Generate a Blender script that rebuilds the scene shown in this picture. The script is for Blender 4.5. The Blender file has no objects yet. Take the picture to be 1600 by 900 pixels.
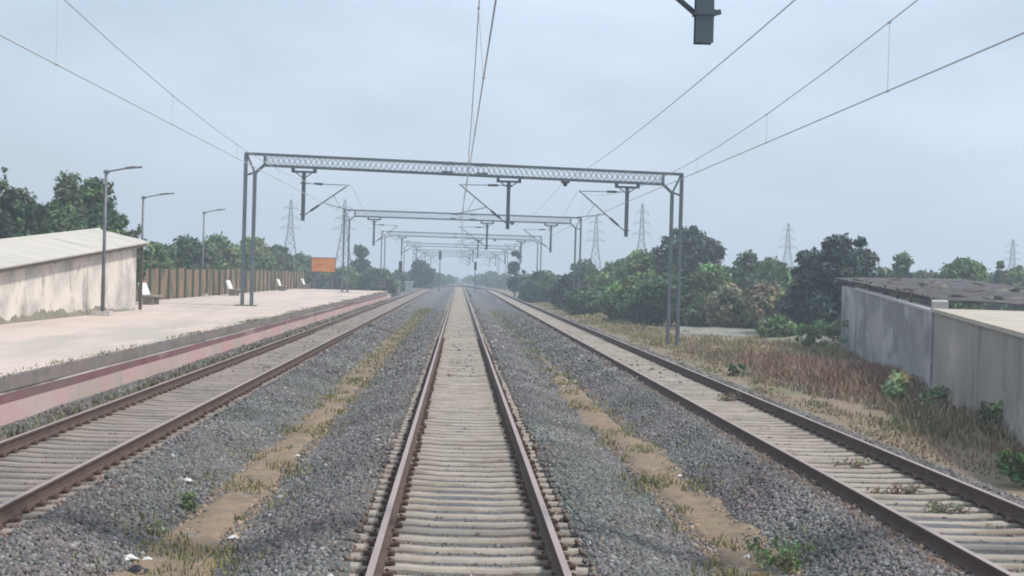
import bpy, math, random
import numpy as np
from mathutils import Vector, Matrix

random.seed(7)
rng = np.random.default_rng(11)
sc = bpy.context.scene
COL = sc.collection

# ------------------------------------------------------------------ camera
CX, CZ, YAW, PIT, ROL, FPX = -0.1663, 2.6247, math.radians(1.84), math.radians(.393), math.radians(1.62), 2592.6
Fv = Vector((math.sin(YAW)*math.cos(PIT), math.cos(YAW)*math.cos(PIT), -math.sin(PIT)))
R0 = Vector((math.cos(YAW), -math.sin(YAW), 0)); U0 = R0.cross(Fv)
Rv = R0*math.cos(ROL) + U0*math.sin(ROL); Uv = -R0*math.sin(ROL) + U0*math.cos(ROL)
CP = Vector((CX, 0, CZ))
cd = bpy.data.cameras.new('camera'); cam = bpy.data.objects.new('camera', cd); COL.objects.link(cam)
m = Matrix((Rv, Uv, -Fv)).transposed().to_4x4(); m.translation = CP
cam.matrix_world = m
cd.sensor_width = 36; cd.lens = 36*FPX/1600; cd.clip_start = .1; cd.clip_end = 6000
sc.camera = cam

def at(px, py, Y):
    """point of the photograph (1600x900) at depth Y along the track"""
    d = Fv*FPX + Rv*(px-800) - Uv*(py-450)
    return CP + d*(Y/d.y)
def onz(px, py, z):
    d = Fv*FPX + Rv*(px-800) - Uv*(py-450)
    return CP + d*((z-CZ)/d.z)

# ------------------------------------------------------------------ materials
def mat(name, c1, c2=None, scale=2.0, rough=.85, bump=0, bscale=None, metal=0, detail=6, lo=.35, hi=.65,
        stain=None, sscale=(1, 1, 1), slo=.5, shi=.7, attr=None, coord='Object', squash=(1, 1, 1), spec=.3):
    M = bpy.data.materials.new(name); M.use_nodes = True
    nt = M.node_tree; N = nt.nodes; L = nt.links
    b = N['Principled BSDF']; b.inputs['Roughness'].default_value = rough; b.inputs['Metallic'].default_value = metal
    b.inputs['Specular IOR Level'].default_value = spec
    tc = N.new('ShaderNodeTexCoord')
    geo = N.new('ShaderNodeNewGeometry')
    src = geo.outputs['Position']
    def noise(sc_, sq=(1, 1, 1), det=detail, off=0):
        mp = N.new('ShaderNodeMapping'); mp.inputs['Scale'].default_value = sq; mp.inputs['Location'].default_value = (off, off*.7, off*.3)
        L.new(src, mp.inputs['Vector'])
        n = N.new('ShaderNodeTexNoise'); n.inputs['Scale'].default_value = sc_; n.inputs['Detail'].default_value = det
        n.inputs['Roughness'].default_value = .62
        L.new(mp.outputs['Vector'], n.inputs['Vector'])
        return n.outputs['Fac']
    def ramp(s, a, c):
        r = N.new('ShaderNodeMapRange'); r.inputs['From Min'].default_value = a; r.inputs['From Max'].default_value = c
        L.new(s, r.inputs['Value']); return r.outputs['Result']
    def mix(f, a, c):
        x = N.new('ShaderNodeMix'); x.data_type = 'RGBA'
        L.new(f, x.inputs['Factor'])
        for s, v in ((x.inputs[6], a), (x.inputs[7], c)):
            if isinstance(v, tuple): s.default_value = (*v, 1)
            else: L.new(v, s)
        return x.outputs[2]
    out = None
    if c2 is not None:
        out = mix(ramp(noise(scale, squash), lo, hi), c1, c2)
    if stain is not None:
        for k, (scol, sq, ss, a, c) in enumerate(stain):
            out = mix(ramp(noise(ss, sq, 5, 13.7*(k+1)), a, c), out if out is not None else c1, scol)
    if attr:
        at_ = N.new('ShaderNodeAttribute'); at_.attribute_name = attr
        mm = N.new('ShaderNodeMix'); mm.data_type = 'RGBA'; mm.blend_type = 'MULTIPLY'; mm.inputs['Factor'].default_value = 1
        if out is None: mm.inputs[6].default_value = (*c1, 1)
        else: L.new(out, mm.inputs[6])
        L.new(at_.outputs['Color'], mm.inputs[7]); out = mm.outputs[2]
    if out is None: b.inputs['Base Color'].default_value = (*c1, 1)
    else: L.new(out, b.inputs['Base Color'])
    if bump:
        bn = N.new('ShaderNodeBump'); bn.inputs['Strength'].default_value = bump; bn.inputs['Distance'].default_value = .03
        L.new(noise(bscale or scale*4), bn.inputs['Height']); L.new(bn.outputs['Normal'], b.inputs['Normal'])
    return M

def leafmat(name, c, trans=.25):
    M = bpy.data.materials.new(name); M.use_nodes = True
    nt = M.node_tree; N = nt.nodes; L = nt.links
    b = N['Principled BSDF']; b.inputs['Roughness'].default_value = .6; b.inputs['Specular IOR Level'].default_value = .25
    a = N.new('ShaderNodeAttribute'); a.attribute_name = 'tone'
    mm = N.new('ShaderNodeMix'); mm.data_type = 'RGBA'; mm.blend_type = 'MULTIPLY'; mm.inputs['Factor'].default_value = 1
    mm.inputs[6].default_value = (*c, 1); L.new(a.outputs['Color'], mm.inputs[7])
    L.new(mm.outputs[2], b.inputs['Base Color'])
    t = N.new('ShaderNodeBsdfTranslucent'); L.new(mm.outputs[2], t.inputs['Color'])
    x = N.new('ShaderNodeMixShader'); x.inputs['Fac'].default_value = trans
    L.new(b.outputs[0], x.inputs[1]); L.new(t.outputs[0], x.inputs[2]); L.new(x.outputs[0], N['Material Output'].inputs['Surface'])
    return M

M = {}
M['steel'] = mat('galvanised_steel', (.11, .135, .15), (.165, .19, .2), 1.2, .55, metal=.25)
M['steel_sky_mix'] = mat('sky_mixed_steel', (.34, .38, .40), (.42, .45, .47), 1.5, .6, metal=.1)  # beam lacing: bright sky between the bars is mixed into their colour
M['steel_dark'] = mat('dark_steel', (.085, .108, .135), (.12, .145, .165), 2, .5, metal=.3)
M['pylon'] = mat('pylon_steel', (.16, .18, .2), (.22, .24, .26), .3, .6, metal=.2)
M['wire'] = mat('copper_wire', (.6, .62, .64), rough=.6)
M['insul'] = mat('glazed_insulator', (.05, .05, .055), (.09, .08, .08), 3, .25)
M['rail_side'] = mat('rusty_rail', (.088, .056, .043), (.122, .083, .064), 3, .8, bump=.3, bscale=40)
M['rail_top'] = mat('rail_head', (.42, .335, .305), (.34, .265, .24), 1.1, .5, metal=.2, squash=(1, .2, 1))
M['clip'] = mat('rusty_clip', (.11, .065, .045), (.16, .1, .07), 20, .8)
M['sleeper'] = mat('sleeper_concrete', (.42, .365, .305), (.32, .28, .235), 1.6, .9, bump=.35, bscale=25,
                   stain=[((.26, .21, .16), (1, 1, 1), 1.1, .5, .7), ((.2, .15, .11), (1, 1, 1), 5, .62, .72)])
M['sleeper_dusty'] = mat('dusty_sleeper', (.34, .285, .25), (.27, .235, .20), 1.2, .95, bump=.4, bscale=25, stain=[((.2, .185, .165), (1, 1, 1), .9, .5, .7)])
M['bed'] = mat('ballast_bed', (.125, .124, .122), (.18, .176, .172), 11, .95, bump=1.0, bscale=14,
               stain=[((.07, .072, .075), (1, 1, 1), 16, .5, .62), ((.16, .15, .135), (1, .3, 1), .7, .52, .72)])
M['bed_dusty'] = mat('dusty_ballast', (.24, .215, .185), (.32, .29, .25), 6, .95, bump=.9, bscale=14)
M['stone'] = mat('ballast_stone', (1, 1, 1), rough=.85, attr='tone')
M['earth'] = mat('sandy_earth', (.29, .21, .14), (.185, .14, .097), 2.2, .95, bump=1.0, bscale=5,
                 stain=[((.2, .175, .10), (1, .4, 1), 1.1, .58, .72), ((.17, .165, .165), (1, .6, 1), 2.5, .58, .68)])
M['ground'] = mat('dry_ground', (.25, .185, .135), (.20, .165, .105), .3, .95, bump=.6, bscale=3,
                  stain=[((.13, .14, .06), (1, 1, 1), .22, .52, .68), ((.28, .2, .15), (1, 1, 1), .5, .55, .7)])
M['path'] = mat('pale_path', (.24, .235, .2), (.3, .285, .24), .8, .95, bump=.6, bscale=5, stain=[((.16, .17, .09), (1, 1, 1), .6, .5, .65)])
M['platform'] = mat('platform_surface', (.62, .50, .425), (.56, .465, .40), .35, .9, bump=.25, bscale=12,
                    stain=[((.45, .40, .335), (1, .2, 1), .5, .46, .64), ((.62, .50, .455), (1, .2, 1), .7, .55, .7), ((.36, .35, .29), (1, .5, 1), 1.3, .62, .75)])
M['coping'] = mat('grey_coping', (.25, .21, .195), (.19, .165, .15), 1.5, .95, bump=.5, bscale=12,
                  stain=[((.15, .15, .1), (1, .5, 1), 1.2, .52, .68), ((.3, .25, .23), (1, .3, 1), .9, .6, .72)])
M['white_line'] = mat('faded_white_paint', (.62, .54, .52), (.26, .2, .2), .5, .85, lo=.48, hi=.6, squash=(1, .35, 1))
M['maroon'] = mat('maroon_paint', (.19, .085, .095), (.25, .13, .13), 1.2, .8, bump=.3, bscale=15,
                  stain=[((.18, .135, .125), (1, .4, 1), 1.0, .48, .64), ((.36, .26, .25), (1, .3, 1), .8, .58, .7)])
M['pink'] = mat('pink_paint', (.54, .31, .30), (.52, .40, .37), .7, .85, bump=.3, bscale=15, squash=(1, .5, 1),
                stain=[((.43, .36, .31), (1, .4, .7), .8, .48, .60), ((.33, .3, .2), (1, 1, .5), 1.3, .62, .75)])
M['shedwall'] = mat('weathered_limewash', (.72, .655, .58), (.66, .60, .53), .5, .9, bump=.3, bscale=8,
                    stain=[((.44, .42, .39), (1, .5, .8), .5, .46, .62), ((.36, .335, .30), (1, .7, .5), 1.2, .54, .68), ((.24, .225, .2), (1, 1, .7), 2.6, .61, .70)])
M['plinth'] = mat('mossy_plinth', (.25, .235, .19), (.19, .18, .135), 1.5, .95, bump=.5, bscale=9)
M['asbestos'] = mat('cement_sheet', (.56, .525, .475), (.50, .475, .42), .8, .9, stain=[((.42, .40, .33), (.3, 1.6, 1), 1.1, .52, .7), ((.58, .49, .46), (1, 1, 1), .6, .55, .7)])
M['timber'] = mat('old_timber', (.10, .08, .065), (.15, .12, .1), 4, .9)
M['greywall'] = mat('stained_concrete', (.42, .40, .39), (.33, .32, .315), .22, .92, bump=.4, bscale=8, squash=(1, 1, 2.2),
                    stain=[((.25, .245, .25), (1, 1, 2.6), .16, .48, .58), ((.55, .53, .5), (1, 1, 1.4), .3, .56, .68), ((.18, .175, .165), (1, 1, .3), .33, .58, .68)])
M['tanwall'] = mat('tan_concrete', (.40, .365, .32), (.31, .285, .255), .25, .92, bump=.4, bscale=8, squash=(1, 1, 1.8),
                   stain=[((.26, .24, .22), (1, 1, .5), .3, .52, .64), ((.5, .45, .39), (1, 1, 2), .22, .54, .66), ((.17, .16, .15), (1, 1, .25), .4, .58, .68)])
M['roofslab'] = mat('pale_roof_slab', (.52, .47, .39), (.44, .39, .31), .7, .9, bump=.3, bscale=6)
M['rusttin'] = mat('rusted_tin', (.065, .06, .058), (.10, .092, .088), 1.2, .85, bump=.4, bscale=10, stain=[((.2, .185, .175), (1, 1, 1), 1.0, .56, .68)])
M['coping_pale'] = mat('pale_coping', (.58, .55, .53), (.5, .47, .45), 2, .9)
M['fence'] = mat('rusty_sheet_panel', (.26, .16, .11), (.20, .15, .10), .8, .85, squash=(1, 1, .4),
                 stain=[((.085, .095, .06), (1, 1, 1), .6, .45, .6), ((.2, .14, .1), (1, .6, .4), .7, .58, .7)])
M['fencepost'] = mat('mossy_post', (.09, .11, .07), (.13, .13, .09), 3, .9)
M['bench_white'] = mat('white_bench_paint', (.80, .78, .75), (.72, .70, .66), 3, .6)
M['bench_grey'] = mat('bench_concrete', (.30, .27, .24), (.23, .21, .19), 3, .9)
M['signboard'] = mat('orange_board', (.66, .21, .04), (.70, .28, .05), 1.2, .6, stain=[((.56, .10, .03), (.8, 1, 2.6), 1.2, .55, .62)])
M['lamp'] = mat('lamp_steel', (.13, .14, .15), (.19, .2, .21), 3, .5, metal=.3)
M['plinth_white'] = mat('white_plinth', (.62, .6, .57), (.4, .38, .35), 5, .9)
M['cabinet'] = mat('grey_cabinet', (.40, .43, .42), (.34, .37, .36), 2, .6)
M['black'] = mat('black_paint', (.025, .027, .03), rough=.5)
M['bark'] = mat('bark', (.10, .08, .06), (.15, .12, .09), 5, .95, bump=.5, bscale=12)
M['litter'] = mat('white_litter', (.78, .77, .74), (.6, .58, .55), 20, .7)
M['litter_dark'] = mat('dark_litter', (.03, .03, .035), rough=.4)
M['blade'] = mat('grass_blade', (1, 1, 1), rough=.8, attr='tone')
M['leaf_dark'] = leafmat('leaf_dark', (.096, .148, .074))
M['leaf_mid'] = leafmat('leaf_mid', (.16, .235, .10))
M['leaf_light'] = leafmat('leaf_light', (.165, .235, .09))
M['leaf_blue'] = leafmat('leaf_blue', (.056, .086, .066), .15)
M['leaf_dry'] = leafmat('leaf_dry', (.25, .23, .15))
M['leaf_pale'] = leafmat('leaf_pale', (.26, .31, .17))

# ------------------------------------------------------------------ mesh helpers
ORG = {}
class MB:
    def __init__(s): s.v = []; s.f = []; s.m = []
    def add(s, vs, fs, mi=0):
        o = len(s.v); s.v += [Vector(v) for v in vs]; s.f += [tuple(i+o for i in f) for f in fs]; s.m += [mi]*len(fs); return s
    def hexa(s, p, mi=0):   # 8 points: bottom 4 ccw, top 4 ccw
        return s.add(p, [(3, 2, 1, 0), (4, 5, 6, 7), (0, 1, 5, 4), (1, 2, 6, 5), (2, 3, 7, 6), (3, 0, 4, 7)], mi)
    def box(s, x0, x1, y0, y1, z0, z1, mi=0):
        return s.hexa([(x0, y0, z0), (x1, y0, z0), (x1, y1, z0), (x0, y1, z0), (x0, y0, z1), (x1, y0, z1), (x1, y1, z1), (x0, y1, z1)], mi)
    def bar(s, p, q, w, h=None, up=(0, 0, 1), mi=0):
        p = Vector(p); q = Vector(q); h = h or w; d = (q-p).normalized(); u = Vector(up)
        if abs(d.dot(u)) > .97: u = Vector((0, 1, 0))
        a = d.cross(u).normalized()*w/2; b = a.cross(d).normalized()*h/2
        return s.hexa([p-a-b, p+a-b, q+a-b, q-a-b, p-a+b, p+a+b, q+a+b, q-a+b], mi)
    def tube(s, pts, r, n=6, mi=0, cap=True):
        pts = [Vector(p) for p in pts]; rs = r if isinstance(r, (list, tuple)) else [r]*len(pts)
        vs = []; fs = []; ref = None
        for i, p in enumerate(pts):
            d = (pts[min(i+1, len(pts)-1)]-pts[max(i-1, 0)]).normalized()
            u = Vector((0, 0, 1)) if abs(d.z) < .95 else Vector((1, 0, 0))
            a = d.cross(u).normalized(); b = a.cross(d).normalized()
            for k in range(n):
                t = 2*math.pi*k/n; vs.append(p+(a*math.cos(t)+b*math.sin(t))*rs[i])
        for i in range(len(pts)-1):
            for k in range(n):
                k2 = (k+1) % n; fs.append((i*n+k, i*n+k2, (i+1)*n+k2, (i+1)*n+k))
        if cap: fs.append(tuple(range(n))[::-1]); fs.append(tuple((len(pts)-1)*n+k for k in range(n)))
        return s.add(vs, fs, mi)
    def build(s, name, mats, parent=None, org=None, smooth=False):
        if parent is not None: o0 = ORG[parent.name]
        else: o0 = Vector(org) if org is not None else Vector((0, 0, 0))
        me = bpy.data.meshes.new(name)
        me.from_pydata([v-o0 for v in s.v], [], s.f)
        mats = mats if isinstance(mats, (list, tuple)) else [mats]
        for x in mats: me.materials.append(M[x])
        if len(mats) > 1: me.polygons.foreach_set('material_index', s.m)
        if smooth: me.polygons.foreach_set('use_smooth', [True]*len(me.polygons))
        me.update()
        return link(name, me, parent, o0)

def link(name, me, parent=None, o0=Vector((0, 0, 0))):
    ob = bpy.data.objects.new(name, me); COL.objects.link(ob)
    if parent is not None: ob.parent = parent
    else: ob.location = o0
    ORG[ob.name] = Vector(o0)
    return ob
def tag(o, label=None, cat=None, group=None, kind=None):
    for k, v in (('label', label), ('category', cat), ('group', group), ('kind', kind)):
        if v: o[k] = v
    return o
def thing(name, label, cat, loc, group=None):
    o = bpy.data.objects.new(name, None); COL.objects.link(o); o.location = loc; o.empty_display_size = .3
    ORG[o.name] = Vector(loc); return tag(o, label, cat, group)
def copy_tree(o, parent=None):
    c = o.copy(); COL.objects.link(c)
    if parent is not None: c.parent = parent
    for ch in [x for x in bpy.data.objects if x.parent == o]: copy_tree(ch, c)
    return c
def npmesh(name, V, F, mname, tone=None, parent=None, org=(0, 0, 0), smooth=False):
    """V (n,3) world, F (m,k) all k-gons; tone (n,3) vertex colours (albedo differences of single stones / leaves)"""
    org = ORG[parent.name] if parent is not None else Vector(org)
    V = np.asarray(V, dtype=np.float32) - np.array(org, dtype=np.float32)
    me = bpy.data.meshes.new(name); k = F.shape[1]
    me.vertices.add(len(V)); me.vertices.foreach_set('co', V.ravel())
    me.loops.add(F.size); me.loops.foreach_set('vertex_index', F.ravel().astype(np.int32))
    me.polygons.add(len(F)); me.polygons.foreach_set('loop_start', np.arange(0, F.size, k, dtype=np.int32))
    me.polygons.foreach_set('loop_total', np.full(len(F), k, dtype=np.int32))
    if tone is not None:
        a = me.attributes.new('tone', 'FLOAT_COLOR', 'POINT')
        a.data.foreach_set('color', np.c_[tone, np.ones(len(tone))].astype(np.float32).ravel())
    me.materials.append(M[mname]); me.update(calc_edges=True); me.validate()
    return link(name, me, parent, org)

# ------------------------------------------------------------------ ground, bed, strips
GZ = -.68
SL, SR, G2 = -5.91, 5.89, 1.743/2
b = MB()
xs = [-1500, -300, -60, -17, 8, 14, 20, 30, 60, 300, 1500]; ys = [-90, 0, 40, 80, 120, 200, 400, 900, 2500]
b.add([(x, y, GZ) for y in ys for x in xs], [(j*len(xs)+i, j*len(xs)+i+1, (j+1)*len(xs)+i+1, (j+1)*len(xs)+i) for j in range(len(ys)-1) for i in range(len(xs)-1)])
tag(b.build('ground', 'ground'), kind='structure')

def xtrack(k, Y):            # loops run into the main line far off
    base = (SL, 0, SR)[k]
    t = min(1, max(0, (Y-300)/160)); return base*(1-t*t*(3-2*t))
COVER = (1.30, 1.27, .98)        # where the ballast begins to bury the sleeper ends
STOP = -.19                   # sleeper top
def bedz(x, Y=20):
    z = -.52
    for k in range(3):
        d = abs(x-xtrack(k, Y))
        c = COVER[k]; zz = -.24 if d < c-.12 else (-.18 if d < 1.5 else -.18-(d-1.5)*(.45 if k == 2 and x > xtrack(2, Y) else .33))
        z = max(z, zz)
    if x < -6.95: z = max(z, -.18+(-6.95-x)*.36)
    if x > 8.3: z = min(z, -.5-(x-8.3)*.35)
    return z
bx = np.sort(np.r_[[k+s*e for k, c in zip((-5.91, 0, 5.89), COVER) for s in (-1, 1) for e in (c-.13, c-.1, 1.5)], [-7.46, -7.2, -6.9, -6.3, -5.6, -5.0, -4.4, -4.0, -3.6, -3.3, -3.0, -2.7, -2.4, -2.0, -1.5, -.9, 0, .9, 1.5, 2.0, 2.4, 2.7, 3.0, 3.3, 3.6, 4.0, 4.4, 5.0, 5.9, 6.8, 7.3, 7.7, 8.1, 8.5, 8.9]])
by = np.r_[np.arange(2, 60, 1.5), np.arange(60, 150, 5), np.arange(150, 760, 20)]
V = []
for y in by:
    for x in bx:
        V.append((x+rng.normal(0, .03)*(abs(x) < 7), y, bedz(x, y)+rng.normal(0, .012)-.0))
V = np.array(V); nx = len(bx)
F = np.array([(j*nx+i, j*nx+i+1, (j+1)*nx+i+1, (j+1)*nx+i) for j in range(len(by)-1) for i in range(nx-1)])
tag(npmesh('ballast_bed', V, F, 'bed'), kind='structure')

def strip(name, cx, seed, yend):   # sandy strip in the valley between two beds
    r = np.random.default_rng(seed); ys = np.r_[np.arange(4, 45, .22), np.arange(45, 70, .7), np.arange(70, 330, 4)]; ys = ys[ys < yend]
    Vv = []; wl = wr = .42
    for y in ys:
        fade = min(1, (yend+4-y)/(yend*.4)); wl += r.normal(0, .045); wr += r.normal(0, .045); wl = min(.66, max(.22, wl))*(.4+.6*fade); wr = min(.66, max(.22, wr))*(.4+.6*fade)
        for t in np.linspace(-1, 1, 9):
            x = cx+(t*wl if t < 0 else t*wr)
            Vv.append((x, y, max(-.5, bedz(x, y)+.012)+.03*(1-t*t)+r.normal(0, .016)*(1-abs(t))+.012*math.sin(y*5+t*7)*math.sin(y*2.1-t*5)-(.06 if abs(t) == 1 else 0)))
    Ff = np.array([(j*9+i, j*9+i+1, j*9+i+10, j*9+i+9) for j in range(len(ys)-1) for i in range(8)])
    tag(npmesh(name, np.array(Vv), Ff, 'earth'), kind='structure')
strip('earth_strip', -3.05, 3, 125); strip('earth_strip', 3.12, 4, 66)

# pale bank / path to the right of the far portal leg
pp = [onz(1062, 522, GZ), onz(1180, 528, GZ), onz(1300, 545, GZ), onz(1310, 528, GZ), onz(1200, 512, GZ), onz(1062, 506, GZ)]
b = MB()
N = 14
for i in range(N+1):
    t = i/N; lo = pp[0].lerp(pp[1], t*2) if t < .5 else pp[1].lerp(pp[2], t*2-1); hi = pp[5].lerp(pp[4], t*2) if t < .5 else pp[4].lerp(pp[3], t*2-1)
    for s in range(5):
        p = lo.lerp(hi, s/4); p.z = GZ+.02+.35*math.sin(math.pi*s/4)*(.6+.4*random.random()); b.v.append(p)
b.f = [(i*5+s, (i+1)*5+s, (i+1)*5+s+1, i*5+s+1) for i in range(N) for s in range(4)]; b.m = [0]*len(b.f)
tag(b.build('path', 'path', smooth=True), kind='structure')

# ------------------------------------------------------------------ ballast stones (uncountable)
def field(x, y, s, seed):    # smooth pseudo noise 0..1
    r = np.random.default_rng(seed); v = 0
    for k in range(5):
        a = r.uniform(0, 6.28); f = s*(1+.7*k); v = v+np.sin((x*math.cos(a)+y*math.sin(a))*f+r.uniform(0, 6))
    return np.clip(.5+v/6, 0, 1)
def inview(x, y, mgn=2.0): return np.abs(x-(.032*y)) < .335*y+mgn
def scatter_stones(name, n, y0, y1, smin, smax, seed, pw=1.0):
    r = np.random.default_rng(seed)
    u = r.random(n*2); Y = y0*(y1/y0)**u if pw else y0+(y1-y0)*u
    X = r.uniform(-7.4, 8.6, n*2)
    ok = inview(X, Y)
    strip_w = .38+.14*np.sin(Y*.9)+.1*np.sin(Y*2.3+1)
    on_strip = (np.abs(X+3.05) < strip_w) | (np.abs(X-3.12) < strip_w)
    ok &= ~(on_strip & (r.random(n*2) < .36+.34*(np.abs(X+3.05*(X < 0)-3.12*(X > 0)) < .25)))
    for k in range(3):
        d = np.abs(X-(SL, 0, SR)[k])
        ok &= ~((d < G2+.06) & (d > G2-.06))
        ins = d < COVER[k]+.04*np.sin(Y*7)
        ph = np.abs(((Y-PH[k]+.3) % .6)-.3)             # distance to sleeper centre
        ok &= ~(ins & (ph < .15) & (r.random(n*2) < (.975 if k != 0 else .9)))
        ok &= ~((d < G2) & (r.random(n*2) < (.35, .55, .6)[k]))
    X = X[ok][:n]; Y = Y[ok][:n]; n = len(X)
    Z = np.array([bedz(x, min(y, 200)) for x, y in zip(X, Y)])
    S = r.uniform(smin, smax, n)*(1+.6*(r.random(n) < .06))
    inside = np.zeros(n, bool)
    for k in range(3): inside |= np.abs(X-(SL, 0, SR)[k]) < G2
    S[inside] *= .7; Z[inside] -= .01
    Z = Z + S*r.uniform(.05, .45, n)
    base = np.array([(-1, -1, -1), (1, -1, -1), (1, 1, -1), (-1, 1, -1), (-1, -1, 1), (1, -1, 1), (1, 1, 1), (-1, 1, 1)])*.5
    Fb = np.array([(3, 2, 1, 0), (4, 5, 6, 7), (0, 1, 5, 4), (1, 2, 6, 5), (2, 3, 7, 6), (3, 0, 4, 7)])
    P = base[None]*r.uniform(.55, 1.35, (n, 8, 3))*r.uniform(.7, 1.3, (n, 1, 3))*S[:, None, None]
    q = r.normal(size=(n, 4)); q /= np.linalg.norm(q, axis=1)[:, None]
    w, x, y, z = q.T
    R = np.stack([1-2*(y*y+z*z), 2*(x*y-z*w), 2*(x*z+y*w), 2*(x*y+z*w), 1-2*(x*x+z*z), 2*(y*z-x*w), 2*(x*z-y*w), 2*(y*z+x*w), 1-2*(x*x+y*y)], 1).reshape(n, 3, 3)
    P = np.einsum('nij,nkj->nki', R, P)+np.stack([X, Y, Z], 1)[:, None]
    tone = r.lognormal(0, .28, (n, 1))*np.array([.152, .147, .141])*(1+r.normal(0, .04, (n, 3)))
    white = r.random(n) < .003; tone[white] = [.45, .43, .4]
    brown = r.random(n) < .05; tone[brown] = np.array([.2, .165, .135])*r.uniform(.7, 1.2, (brown.sum(), 1))
    lowf = field(X*1.3, Y*.55, .9, 77)
    tone *= (.82+.42*lowf)[:, None]*(1+(field(X, Y*.4, .8, 78)-.5)[:, None]*np.array([-.10, .06, .0]))
    es = (np.abs(X+3.05) < .42) | (np.abs(X-3.12) < .42)
    es &= r.random(n) < .72*np.clip((np.where(X < 0, 120, 62)-Y)/20, 0, 1); tone[es] = np.array([.25, .19, .135])*r.lognormal(0, .25, (es.sum(), 1)); 
    nr = np.zeros(n, bool)
    for k in range(3): nr |= np.abs(np.abs(X-(SL, 0, SR)[k])-G2) < .34
    nr &= r.random(n) < .5; tone[nr] = np.array([.185, .135, .105])*r.lognormal(0, .25, (nr.sum(), 1))
    dusty = inside & (r.random(n) < .75); tone[dusty] = np.array([.17, .145, .12])*r.uniform(.7, 1.15, (dusty.sum(), 1))
    Ff = (Fb[None]+8*np.arange(n)[:, None, None]).reshape(-1, 4)
    tag(npmesh(name, P.reshape(-1, 3), Ff, 'stone', np.repeat(np.clip(tone, .02, .75), 8, 0)), 'blue-grey crushed stone ballast spread around and between the three tracks' if seed == 21 else 'distant grey ballast stones along the three tracks', 'ballast', None, 'stuff')

# ------------------------------------------------------------------ tracks
def rail_profile():
    h = .172
    half = [(.0335, 0), (.036, -.012), (.034, -.034), (.012, -.046), (.009, -.09), (.012, -.135), (.072, -.152), (.075, -h)]
    return half
def make_rail(k, side, parent):
    ys = [2, 14, 60, 150, 230, 300] + [300+10*i for i in range(1, 17)] + [520, 620, 740]
    half = rail_profile(); ring = [(x, z) for x, z in half] + [(-x, z) for x, z in half[::-1]]
    b = MB(); n = len(ring)
    for y in ys:
        xc = xtrack(k, y)+side*G2
        for x, z in ring: b.v.append(Vector((xc+x, y, z)))
    for i in range(len(ys)-1):
        for j in range(n):
            j2 = (j+1) % n
            b.f.append((i*n+j, i*n+j2, (i+1)*n+j2, (i+1)*n+j)[::-1]); b.m.append(1 if j == n-1 else 0)
    return b.build('rail', ['rail_side', 'rail_top'], parent)
def sleeper_vs(x, y, a=0, dz=0):
    L = 1.37; ca, sa = math.cos(a), math.sin(a)
    prof = [(-.135, -.40), (.135, -.40), (.118, -.215), (.095, STOP), (-.095, STOP), (-.118, -.215)]
    st = [(-L, 0), (-1.1, 0), (-.62, 0), (-.35, -.018), (.35, -.018), (.62, 0), (1.1, 0), (L, 0)]
    vs = []
    for (sx, d) in st:
        for (py, pz) in prof:
            vs.append((x+sx*ca-py*sa, y+sx*sa+py*ca, pz+(d if pz > -.3 else 0)+dz))
    fs = []
    for i in range(len(st)-1):
        for j in range(6):
            j2 = (j+1) % 6; fs.append((i*6+j, (i+1)*6+j, (i+1)*6+j2, i*6+j2))
    fs.append(tuple(range(6))[::-1][::-1]); fs.append(tuple((len(st)-1)*6+j for j in range(6))[::-1])
    return vs, fs
clipm = MB(); clipm.box(-.16, .16, -.07, .07, STOP-.012, STOP+.008)
for s in (-1, 1):
    clipm.bar((s*.06, -.085, -.165), (s*.125, -.085, -.150), .03, .025); clipm.bar((s*.125, -.085, -.150), (s*.13, .07, -.155), .03, .03)
    clipm.bar((s*.085, .06, -.14), (s*.13, .075, -.155), .03, .03); clipm.box(s*.13-.025, s*.13+.025, -.04, .05, STOP-.01, -.145)
me_clip = bpy.data.meshes.new('rail_clip'); me_clip.from_pydata([tuple(v) for v in clipm.v], [], clipm.f); me_clip.materials.append(M['clip'])
slm = MB(); slm.add(*sleeper_vs(0, 0)); me_sl = bpy.data.meshes.new('sleeper'); me_sl.from_pydata([tuple(v) for v in slm.v], [], slm.f); me_sl.materials.append(M['sleeper'])
me_sl_d = me_sl.copy(); me_sl_d.materials.clear(); me_sl_d.materials.append(M['sleeper_dusty'])
START = (17.0, 13.0, 16.4); PH = START
TL = ('leftmost railway track, running beside the pink platform wall', 'centre railway track running straight ahead between the two gravel beds',
      'rightmost railway track, beside the dry grass and the grey walls')
for k in range(3):
    x = (SL, 0, SR)[k]
    t = thing('railway_track', TL[k], 'railway track', (x, START[k], STOP), 'parallel railway tracks')
    make_rail(k, -1, t); make_rail(k, 1, t)
    rr = random.Random(k)
    for i in range(100):
        y = START[k]+.6*i
        s = link('sleeper', me_sl_d if k == 0 else me_sl, t); a = rr.gauss(0, .006)
        s.location = Vector((x+rr.gauss(0, .015), y+rr.gauss(0, .012), rr.gauss(0, .004)))-ORG[t.name]; s.rotation_euler = (rr.gauss(0, .01), rr.gauss(0, .002), a)
        for sd in (-1, 1):
            c = link('rail_clip', me_clip, s); c.location = (sd*G2, 0, 0)
    b = MB()
    for i in list(range(-16, 0))+list(range(100, 620)):
        y = START[k]+.6*i; b.add(*sleeper_vs(xtrack(k, y)+rr.gauss(0, .015), y))
    s = b.build('sleeper', 'sleeper_dusty' if k == 0 else 'sleeper', t); s['kind'] = 'stuff'
scatter_stones('ballast', 190000, 12, 48, .019, .041, 21)
scatter_stones('ballast', 50000, 46, 130, .04, .075, 22)

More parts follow.
